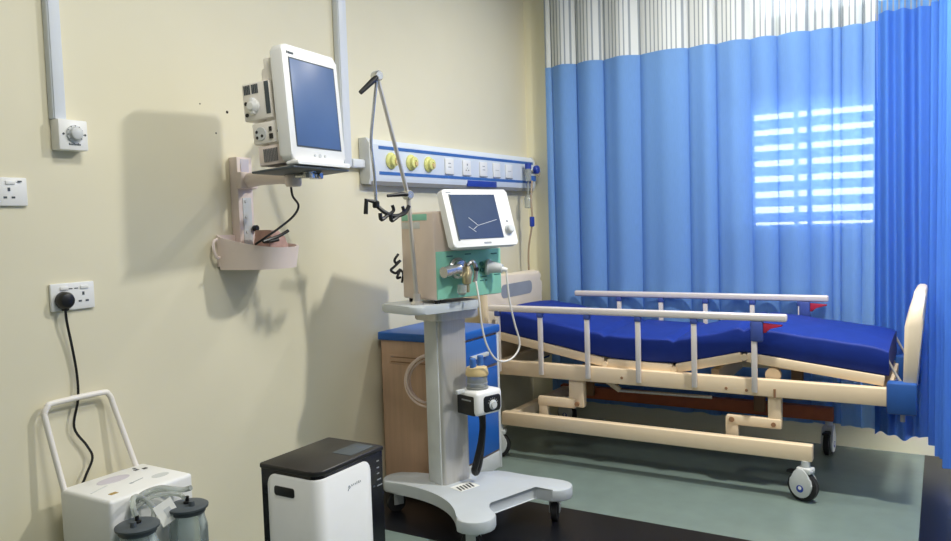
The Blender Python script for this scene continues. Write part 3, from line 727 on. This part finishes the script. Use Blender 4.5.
# mattress platform: four hinged sections
secs = [('back_section', (2.17, .667), (1.545, .556)), ('seat_section', (1.525, .553), (1.175, .548)), ('thigh_section', (1.155, .552), (.835, .630)), ('leg_section', (.812, .630), (.222, .560))]
for nm, a_, b_ in secs:
    s = MB()
    for x in (3.868, 4.50): s.bar((x, a_[0], a_[1]), (x, b_[0], b_[1]), .03, .046, .006)
    for k in range(1, 5):
        t_ = (k-.5)/4; s.bar((3.883, a_[0]+(b_[0]-a_[0])*t_, a_[1]+(b_[1]-a_[1])*t_), (4.485, a_[0]+(b_[0]-a_[0])*t_, a_[1]+(b_[1]-a_[1])*t_), .08, .018, .002)
    s.build(nm, 'bedbeige', r, RL)
for y, z in ((1.535, .548), (1.165, .545), (.823, .630)):
    for x in (3.868, 4.50): MB().cyl((x-.020, y, z), (x+.018, y, z), .016, n=16).build('hinge', 'bedbeige', r, RL)
for y, zt_ in ((1.68, .54), (1.35, .525), (.98, .56)):
    MB().box((3.93, y-.02, .46), (4.46, y+.02, zt_-.012), .004).build('platform_support', 'bedbeige', r, RL)
# end boards
def board(y0, y1, zb_, zt_, name, tilt=0., rr=.26, hole=None):
    # outline in x-z: rounded shoulders
    xa, xb = 3.835, 4.545; pts = [(xa+.03, zb_), (xb-.03, zb_), (xb, zb_+.05)]
    for k in range(9):
        t_ = PI/2*k/8; pts.append((xb-rr+rr*math.cos(t_), zt_-rr+rr*math.sin(t_)-.012*math.cos(t_)))
    for k in range(9):
        t_ = PI/2*k/8; pts.append((xa+rr-rr*math.sin(t_), zt_-rr+rr*math.cos(t_)))
    pts.append((xa, zb_+.05))
    b_ = MB()
    b_.prism(pts, y0, y1, 'y', .023)
    if tilt:
        for v in b_.bm.verts:
            f = (v.co.y-y0)/(y1-y0); c = lambda t: max(0, min(1, t))
            oy = .098-.034*c((v.co.z-.56)/.38); iy = .150-.038*c((v.co.z-.72)/.22)**2
            v.co.y = oy+(iy-oy)*f
    return b_.build(name, 'bedplastic', r, RL)
fb = board(.075, .150, .50, .950, 'footboard', 1, .14)
MB().prism(roundrect(3.97, .60, 4.42, .83, .05), .1395, .143, 'y', .001).build('board_inset', 'bedbeige', fb, RL) if False else None
hb_ = board(2.235, 2.29, .50, 1.005, 'headboard', 0, .07)
MB().prism(roundrect(4.00, .865, 4.40, .945, .035), 2.2335, 2.2360, 'y').build('grip_recess', 'grey', hb_, RL)
for x in (3.805, 4.51):
    MB().box((x, .095, .425), (x+.07, .212, .565), .010).build('corner_bumper', 'bumper', r, RL)
    MB().box((x, 2.205, .425), (x+.07, 2.31, .565), .010).build('corner_bumper', 'bumper', r, RL)
    MB().cyl((x+.035, .15, .39), (x+.035, .15, .426), .010, n=12).build('bumper_peg', 'grey', r, RL)
    MB().tube([(x+.075, .155, .55), (x+.08, .185, .60), (x+.08, .215, .66)], .006, 8).build('mattress_stop', 'steel', r, RL)
# side rails
def side_rail(x, yl, yr, ztop, bal, lever_y, name='side_rail'):
    t_ = MB(); t_.box((x-.016, yr, ztop-.036), (x+.016, yl, ztop), .009, 3)
    sr = t_.build(name, 'alu', r, RL)
    for y in bal:
        MB().box((x-.010, y-.013, .475), (x+.010, y+.013, ztop-.05), .004).build('baluster', 'alu', sr, RL)
        MB().box((x-.013, y-.017, ztop-.062), (x+.013, y+.017, ztop-.034), .004).build('baluster_cap', 'capblue', sr, RL)
    MB().box((x-.015, lever_y-.030, ztop-.135), (x+.015, lever_y+.028, ztop-.034), .010).build('lock_bracket', 'capblue', sr, RL)
    l_ = MB(); l_.prism([(lever_y-.030, ztop-.044), (lever_y-.115, ztop-.050), (lever_y-.112, ztop-.058), (lever_y-.060, ztop-.066), (lever_y-.042, ztop-.090), (lever_y-.030, ztop-.090)], x-.011, x+.011, 'x', .004)
    l_.build('release_lever', 'red', sr, RL)
side_rail(3.80, 2.205, .617, .852, (2.15, 1.885, 1.611, 1.333, 1.048, .764), .752)
side_rail(4.585, 2.02, .533, .866, (1.725, 1.461, 1.195, .931, .675), .655)

# mattress
def mat_profile():
    ys = [2.185, 2.05, 1.85, 1.62, 1.45, 1.30, 1.15, 1.0, .83, .70, .5, .35, .205]
    zb_ = [.690, .668, .634, .594, .576, .573, .577, .610, .652, .640, .616, .598, .582]
    return ys, zb_
ys, zbv = mat_profile()
def interp(y):
    for i in range(len(ys)-1):
        if ys[i] >= y >= ys[i+1]:
            t_ = (ys[i]-y)/(ys[i]-ys[i+1]); t_ = t_*t_*(3-2*t_)*.5+t_*.5
            return zbv[i]+(zbv[i+1]-zbv[i])*t_
    return zbv[-1]
mb = MB(); NY, sec_n = 80, None
verts = []
xa, xb, T = 3.858, 4.535, .125
prof = []
rr = .014
for k in range(5): t_ = PI/2*k/4; prof.append((xa+rr-rr*math.cos(t_), T-rr+rr*math.sin(t_)))
for k in range(1, 8): u = k/8; prof.append((xa+rr+(xb-xa-2*rr)*u, T+.016*math.sin(PI*u)))
for k in range(5): t_ = PI/2*k/4; prof.append((xb-rr+rr*math.sin(t_), T-rr+rr*math.cos(t_)))
prof += [(xb, .012), (xb-.012, 0), (xa+.012, 0), (xa, .012)]
npf = len(prof)
seams = (1.535, 1.165, .823)
for i in range(NY+1):
    y = 2.185-(2.185-.205)*i/NY; z0 = interp(y)
    edge = min(i, NY-i); sh = 0 if edge > 2 else (.012, .005, .001)[edge]
    sm = min(abs(y-q) for q in seams); dent = .018*math.exp(-(sm/.013)**2)
    for (px_, pz_) in prof:
        sx = xa+(px_-xa); cx_ = (xa+xb)/2; sx = cx_+(px_-cx_)*(1-sh*1.2)
        zz = pz_ if pz_ < .02 else pz_-sh-dent*(pz_/T)+.003*noise.noise(Vector((px_*6, y*6, pz_*4)))
        verts.append(Vector((sx, y, z0+zz)))
faces = [(i*npf+k, i*npf+(k+1) % npf, (i+1)*npf+(k+1) % npf, (i+1)*npf+k) for i in range(NY) for k in range(npf)]
faces += [tuple(range(npf)), tuple(reversed(range(NY*npf, (NY+1)*npf)))]
mb._add(verts, faces)
o = mb.build('mattress', 'mattress', None, (4.20, 1.2, .60), sharp=60)
tag(o, 'navy blue vinyl mattress lying on the cream hospital bed', 'mattress')

# ------------------------------------------------------------------ white suction machine with handle and jars
r = thing('suction_machine', 'white box-shaped suction machine with a bent tube push handle', 'suction machine', (1.50, 2.24, 0))
RL = r.location
sx0, sx1, sy0, sy1 = 1.366, 1.664, 2.106, 2.362
MB().box((sx0, sy0, .30), (sx1, sy1, .530), .012, 3).build('housing', 'white', r, RL)
MB().box((sx0+.004, sy0+.004, .05), (sx1-.004, sy1-.004, .297), .012, 3).build('lower_housing', 'white', r, RL)
MB().box((sx0, sy0-.145, .16), (sx1, sy0+.01, .182), .006).build('jar_shelf', 'white', r, RL)
for x in (sx0+.05, sx1-.05):
    for y in (sy0+.04, sy1-.04): MB().lathe((x-.015, y, .027), [(.02, 0), (.027, .003), (.027, .027), (.02, .03), (0, .03)], (1,0,0), 16).build('wheel', 'black', r, RL)
    for y in (sy0+.04, sy1-.04): MB().box((x-.02, y-.006, .03), (x+.02, y+.006, .055)).build('wheel_bracket', 'grey', r, RL)
h = MB(); h.tube([(1.376, 2.348, .515), (1.352, 2.385, .745), (1.352, 2.389, .768), (1.362, 2.390, .786), (1.385, 2.391, .795), (1.545, 2.391, .795), (1.570, 2.390, .785), (1.580, 2.389, .765), (1.585, 2.386, .740), (1.632, 2.348, .515)], .0092, 12, 5)
h.build('push_handle', 'warmwhite', r, RL)
lb = MB(); lb.prism([(1.50+.055*math.cos(2*PI*k/28), 2.285+.030*math.sin(2*PI*k/28)) for k in range(28)], .5297, .5308, 'z'); lb.build('oval_label', 'lilac', r, RL)
MB().box((1.405, 2.155, .5297), (1.430, 2.172, .5308)).build('gold_label', 'gold', r, RL)
mk = MB(); mk.box((1.500, 2.195, .5297), (1.512, 2.205, .5308)); mk.bar((1.515, 2.203, .5303), (1.555, 2.212, .5303), .004, .001, 0); mk.build('print', 'grey', r, RL)
mk = MB(); mk.bar((1.385, 2.225, .5303), (1.455, 2.250, .5303), .006, .001, 0); mk.build('print', 'lgrey', r, RL)
mk = MB(); mk.box((1.592, 2.30, .5297), (1.606, 2.314, .5312)); mk.box((1.616, 2.288, .5297), (1.63, 2.302, .5312)); mk.box((1.600, 2.322, .5297), (1.610, 2.330, .5312)); mk.build('switch', 'black', r, RL)
lb = MB(); lb.prism([(1.60+.03*math.cos(2*PI*k/24), 2.185+.020*math.sin(2*PI*k/24)) for k in range(24)], .5297, .5306, 'z'); lb.build('round_dial', 'lgrey', r, RL)

def jar(x, y, label):
    j = thing('suction_jar', label, 'jar', (x, y, .182), group='glass jars of the suction machine')
    g = MB(); R0 = .058
    g.rings([((0,0,.000), .050), ((0,0,.006), R0), ((0,0,.215), R0), ((0,0,.245), .050), ((0,0,.262), .050), ((0,0,.262), .046), ((0,0,.244), .046), ((0,0,.213), R0-.004), ((0,0,.010), R0-.004), ((0,0,.008), .001)], 32)
    g.build('glass', 'jar', j)
    l_ = MB(); l_.lathe((0,0,.258), [(.052, 0), (.054, .003), (.053, .012), (.062, .015), (.063, .022), (.057, .026), (.034, .029), (.0, .029)], n=36)
    ld = l_.build('lid', 'dgrey', j)
    MB().rings([((0, .0, .286), .012), ((0, 0, .293), .012), ((0, 0, .295), .006), ((0, 0, .309), .006), ((0, 0, .310), .003)], 14).build('lid_nozzle', 'black', ld)
    MB().rings([((-.025, -.018, .284), .010), ((-.025, -.018, .301), .008)], 12).build('lid_port', 'dgrey', ld)
    return j
j = jar(1.400, 2.030, 'glass jar with a dark grey lid, left one before the suction machine')
dup(j, (1.578, 2.030, .182), 'glass jar with a dark grey lid, right one before the suction machine', .7)
o = MB()
o.tube([(1.388, 2.017, .495), (1.39, 2.03, .52), (1.42, 2.07, .530), (1.46, 2.09, .515), (1.485, 2.07, .478), (1.47, 2.06, .45), (1.44, 2.085, .46), (1.435, 2.095, .495), (1.47, 2.100, .520), (1.53, 2.098, .522), (1.57, 2.09, .508), (1.60, 2.075, .498), (1.61, 2.05, .505)], .0085, 10)
o.tube([(1.44, 2.09, .49), (1.49, 2.085, .508), (1.55, 2.08, .500), (1.575, 2.06, .492), (1.566, 2.03, .49)], .007, 10)
c = o.build('suction_tubing', 'clear', None, (1.49, 2.06, .45)); tag(c, 'grey see-through tubing curled over the lids of the two jars', 'tubing')
o = MB(); mt = Matrix.Translation((1.510, 2.040, .462)) @ Matrix.Rotation(math.radians(-22), 4, 'Y') @ Matrix.Rotation(math.radians(-14), 4, 'Z') @ Matrix.Rotation(math.radians(-18), 4, 'X')
o.box((-.030, -.001, -.034), (.030, .001, .034), 0, 2, mt); o.m(1); o.box((-.006, -.0016, -.018), (.014, -.0009, .012), 0, 2, mt)
c = o.build('paper_tag', ['paper', 'lgrey'], None, (1.51, 2.04, .462)); tag(c, 'white paper tag hanging on the tubing between the two jars', 'tag')

# ------------------------------------------------------------------ oxygen concentrator
r = thing('oxygen_concentrator', 'black and white oxygen concentrator standing on the floor before the cart', 'oxygen concentrator', (1.88, 1.733, 0))
RL = r.location
ox0, ox1, oy0, oy1 = 1.715, 2.045, 1.610, 1.856
def conc(e, R_):
    x0_, y0_, x1_, y1_ = ox0+e, oy0+e, ox1, oy1
    pts = [(x1_-.008, y0_), (x1_, y0_+.008), (x1_, y1_-.008), (x1_-.008, y1_), (x0_+.008, y1_), (x0_, y1_-.008)]
    return pts+[(x0_+R_-R_*math.cos(PI/2*k/8), y0_+R_-R_*math.sin(PI/2*k/8)) for k in range(9)]
MB().prism(conc(.004, .032), .035, .572, 'z', .004).build('shell', 'gloss', r, RL)
MB().prism(conc(-.001, .036), .566, .582, 'z', .005).build('top_cover', 'blacktop', r, RL)
MB().box((1.90, 1.633, .5815), (2.02, 1.713, .5832), .0005).build('display_window', 'dgrey', r, RL)
# white wrap-round panel
path = [(ox0, 1.814)]; path += [(ox0, 1.814-(1.814-(oy0+.035))*k/6) for k in range(1, 7)]
path += [(ox0+.035-.035*math.cos(PI/2*k/6), oy0+.035-.035*math.sin(PI/2*k/6)) for k in range(1, 7)]
path += [(ox0+.035+(1.963-ox0-.035)*k/8, oy0) for k in range(1, 9)]
S_ = [0]
for i in range(1, len(path)): S_.append(S_[-1]+math.hypot(path[i][0]-path[i-1][0], path[i][1]-path[i-1][1]))
# resample ends finely for rounded top corners
fine = []
tot = S_[-1]; NS = 90
for i in range(NS+1):
    s_ = tot*i/NS
    for q in range(len(path)-1):
        if S_[q] <= s_ <= S_[q+1]+1e-9:
            t_ = (s_-S_[q])/(S_[q+1]-S_[q]); fine.append((path[q][0]+(path[q+1][0]-path[q][0])*t_, path[q][1]+(path[q+1][1]-path[q][1])*t_, s_)); break
cxm, cym = 1.89, 1.745
def off(i, d):
    a_ = fine[max(0, i-1)]; b_ = fine[min(NS, i+1)]; dx, dy = b_[0]-a_[0], b_[1]-a_[1]; l_ = math.hypot(dx, dy)
    nx, ny = dy/l_, -dx/l_           # outward for this winding
    if nx*(fine[i][0]-cxm)+ny*(fine[i][1]-cym) < 0: nx, ny = -nx, -ny
    return fine[i][0]+nx*d, fine[i][1]+ny*d
pn_ = MB(); vs = []; Rr = .030
for i in range(NS+1):
    s_ = fine[i][2]; e_ = min(s_, tot-s_)
    zt_ = .556-(Rr-math.sqrt(max(0, Rr*Rr-(Rr-e_)**2)) if e_ < Rr else 0)
    for d, z in ((-.006, .05), (.004, .05), (.004, zt_-.004), (.001, zt_), (-.006, zt_)):
        x_, y_ = off(i, d); vs.append(Vector((x_, y_, z)))
fs = [(i*5+k, (i+1)*5+k, (i+1)*5+(k+1) % 5, i*5+(k+1) % 5) for i in range(NS) for k in range(5)]
fs += [tuple(range(5)), tuple(reversed(range(NS*5, NS*5+5)))]
pn_._add(vs, fs); pn_.build('front_panel', 'white', r, RL, sharp=50)
MB().prism(roundrect(1.701, .492, 1.785, .522, .008), ox0-.0055, ox0+.006, 'x', .001).build('handle_recess', 'black', r, RL)
mk = MB()
lx = 1.849
mk.tube([(lx, oy0-.0045, .487), (lx+.004, oy0-.0045, .493), (lx+.010, oy0-.0045, .496), (lx+.006, oy0-.0045, .502), (lx+.001, oy0-.0045, .497)], .0014, 6, 4)
mk.build('emblem', 'grey', r, RL)
mk = MB()
for k in range(6):
    x_ = lx+.018+k*.0085; mk.bar((x_, oy0-.0043, .498), (x_+.0005, oy0-.0043, .505 if k in (3, 4) else .503), .0035, .0006, 0, (0,1,0))
    if k % 2 == 0: mk.bar((x_, oy0-.0043, .498), (x_+.005, oy0-.0043, .498), .0006, .0014, 0)
mk.build('emblem_lettering', 'grey', r, RL)
for k, (z, w_) in enumerate(((.535, .012), (.513, .012), (.493, .012), (.472, .020), (.452, .026))):
    q = MB(); q.box((2.005, oy0+.0028, z), (2.005+w_, oy0+.0045, z+.0035)); q.build('control_mark', 'grey', r, RL)
q = MB(); q.box((1.983, oy0+.0028, .455), (1.993, oy0+.0045, .460)); q.build('control_mark', 'dgrey', r, RL)
for x in (ox0+.05, ox1-.05):
    for y in (oy0+.05, oy1-.05): MB().cyl((x, y, 0), (x, y, .037), .02, n=14).build('foot', 'rubber', r, RL)

# ------------------------------------------------------------------ curtains
def curtain(name, label, path, zb, zm, zt, mats, folds, hem):
    """hanging cloth along a plan path; folds: displacement function of arc length"""
    S = [0]
    for i in range(1, len(path)): S.append(S[-1]+math.hypot(path[i][0]-path[i-1][0], path[i][1]-path[i-1][1]))
    tot = S[-1]; N = int(tot/.0035); P = []
    for i in range(N+1):
        s = tot*i/N
        for q in range(len(path)-1):
            if S[q] <= s <= S[q+1]+1e-9:
                t = (s-S[q])/(S[q+1]-S[q]); dx, dy = path[q+1][0]-path[q][0], path[q+1][1]-path[q][1]; l = math.hypot(dx, dy)
                P.append((path[q][0]+dx*t, path[q][1]+dy*t, -dy/l, dx/l, s)); break
    # smooth the normals round the bends
    W = 20; Q = []
    for i in range(len(P)):
        a, b_ = max(0, i-W), min(len(P), i+W+1); nx = sum(p[2] for p in P[a:b_]); ny = sum(p[3] for p in P[a:b_]); l = math.hypot(nx, ny)
        px_ = sum(p[0] for p in P[a:b_])/(b_-a) if W <= i < len(P)-W else P[i][0]; py_ = sum(p[1] for p in P[a:b_])/(b_-a) if W <= i < len(P)-W else P[i][1]
        Q.append((px_, py_, nx/l, ny/l, P[i][4]))
    r = thing(name, label, 'curtain', (path[0][0], path[0][1], 0))
    def sheet(nm, z0f, z1, m_, nz):
        bm_ = bmesh.new(); uvl = bm_.loops.layers.uv.new('UVMap'); g = []
        for i, (x, y, nx, ny, s) in enumerate(Q):
            col = []
            for k in range(nz+1):
                z = z0f(s)+(z1-z0f(s))*k/nz; h = (z-zb)/(zt-zb)
                d, sh = folds(s, h)
                col.append(bm_.verts.new((x+nx*d+ny*sh*1.0-r.location.x, y+ny*d-nx*sh*1.0-r.location.y, z)))
            g.append(col)
        for i in range(len(Q)-1):
            for k in range(nz):
                f = bm_.faces.new((g[i][k], g[i+1][k], g[i+1][k+1], g[i][k+1])); f.smooth = True
                for lp, (ii, kk) in zip(f.loops, ((i, k), (i+1, k), (i+1, k+1), (i, k+1))): lp[uvl].uv = (Q[ii][4], kk/nz)
        me = bpy.data.meshes.new(nm); bm_.to_mesh(me); bm_.free(); me.materials.append(M[m_])
        ob = bpy.data.objects.new(nm, me); COL.objects.link(ob); ob.parent = r
        return ob
    sheet('cloth_panel', hem, zm, mats[0], 14)
    sheet('mesh_header', lambda s: zm, zt, mats[1], 5)
    # stitched band where cloth meets netting
    return r

valleys = [2.185, 2.012, 1.836, 1.600, 1.303, 1.139, .947, .803, .642, .526, .480, .378]
depth =   [.050, .030, .055, .090, .060, .050, .090, .050, .090, .060, .050, .040]
width =   [.026, .022, .026, .028, .022, .020, .026, .022, .030, .022, .016, .020]
Y0c = 2.23
def foldsA(s, h):
    y = Y0c-s; d = 0; sh = 0
    dr = .012*math.sin(5*y)*(h-.5)
    for v, dp, w_ in zip(valleys, depth, width):
        q = (y+dr-v)/w_; e = math.exp(-q*q)
        d += min(.066, dp*.72*(.85+.3*(1-h)))*e
        sh += (min(2.5, dp*28))*(y+dr-v)*e          # the cloth doubles over itself in the fold
    vv = [Y0c+.02]+valleys+[.296]
    for a_, b_ in zip(vv, vv[1:]):
        if a_ >= y+dr > b_:
            t = (a_-y-dr)/(a_-b_); d -= min(.046, .24*(a_-b_))*math.sin(PI*t**1.25)**.85-.006*math.sin(2*PI*t)
    d += .003*math.sin(y*47)+.004*math.sin(y*31+2*h)
    return d, sh
def hemA(s):
    y = Y0c-s; vv = [Y0c+.02]+valleys+[.296]; z = .128
    for a_, b_ in zip(vv, vv[1:]):
        if a_ >= y > b_: z += .022*math.sin(PI*(a_-y)/(a_-b_))-.006
    return z-(.035 if y > 2.1 else 0)
curtain('window_curtain', 'long blue window curtain with a striped white mesh top behind the bed',
        [(4.658, 2.23), (4.658, 1.6), (4.664, 1.0), (4.672, .296)], .08, 2.305, ZC-.004, ('curtain', 'mesh'), foldsA, hemA)
def foldsB(s, h):
    return .030*math.sin(s*78+.8*math.sin(s*9)+1.2*(h-.5))*(1.1-.35*h)+.014*math.sin(s*27+2), 0
def hemB(s):
    return .118+.012*math.sin(s*33)
curtain('privacy_curtain', 'darker blue gathered curtain hanging at the foot of the bed',
        [(4.625, .312), (4.630, .19), (4.635, .09), (4.56, .0), (4.42, -.012), (4.17, -.018), (4.05, -.08), (3.95, -.20), (3.85, -.45), (3.80, -.98)], .08, 2.34, ZC-.004, ('curtain2', 'mesh2'), foldsB, hemB)

# ------------------------------------------------------------------ light
def area(name, loc, size, power, color, target=None, sy=None):
    l = bpy.data.lights.new(name, 'AREA'); l.energy = power; l.color = color
    l.size = size
    if sy: l.shape = 'RECTANGLE'; l.size_y = sy
    o = bpy.data.objects.new(name, l); o.location = loc; COL.objects.link(o)
    if target is not None:
        o.rotation_euler = (Vector(target)-Vector(loc)).to_track_quat('-Z', 'Y').to_euler()
    return o
area('ceiling_lamp_and_fill', (3.22, .0, 2.93), .10, 62, (1, .975, .89), sy=.26)
area('ceiling_lamp_and_fill', (3.85, 1.1, 2.93), .14, 14, (1, .96, .88), sy=.5)
area('ceiling_lamp_and_fill', (1.45, .9, 2.93), .5, 24, (1, .98, .91), sy=.5)
area('ceiling_lamp_and_fill', (.3, -.4, 2.93), .9, 12, (1, .97, .93), sy=.9)  # unseen soft fill light added from the camera side
wd = bpy.data.worlds.new('sky'); SC.world = wd; wd.use_nodes = True
nt = wd.node_tree; bg = nt.nodes['Background']
bg.inputs['Color'].default_value = (1, .985, .955, 1); bg.inputs['Strength'].default_value = 11

# ------------------------------------------------------------------ camera
cam = bpy.data.cameras.new('camera'); co = bpy.data.objects.new('camera', cam); COL.objects.link(co)
cam.sensor_fit = 'HORIZONTAL'; cam.sensor_width = 36; cam.lens = 780/951*36; cam.clip_start = .02
rv = Vector((.51364948, -.85744513, -.03085549)); uv_ = Vector((.06884876, .00534414, .99761279)); fv = Vector((.85523334, .51454766, -.06177905))
m3 = Matrix((rv, uv_, -fv)).transposed()
co.matrix_world = Matrix.Translation((0, 0, 1.32)) @ m3.to_4x4()
SC.camera = co
vs_ = SC.view_settings
vs_.view_transform = 'Standard'; vs_.look = 'None'; vs_.gamma = 1; vs_.use_curve_mapping = False
vs_.exposure = 0.25
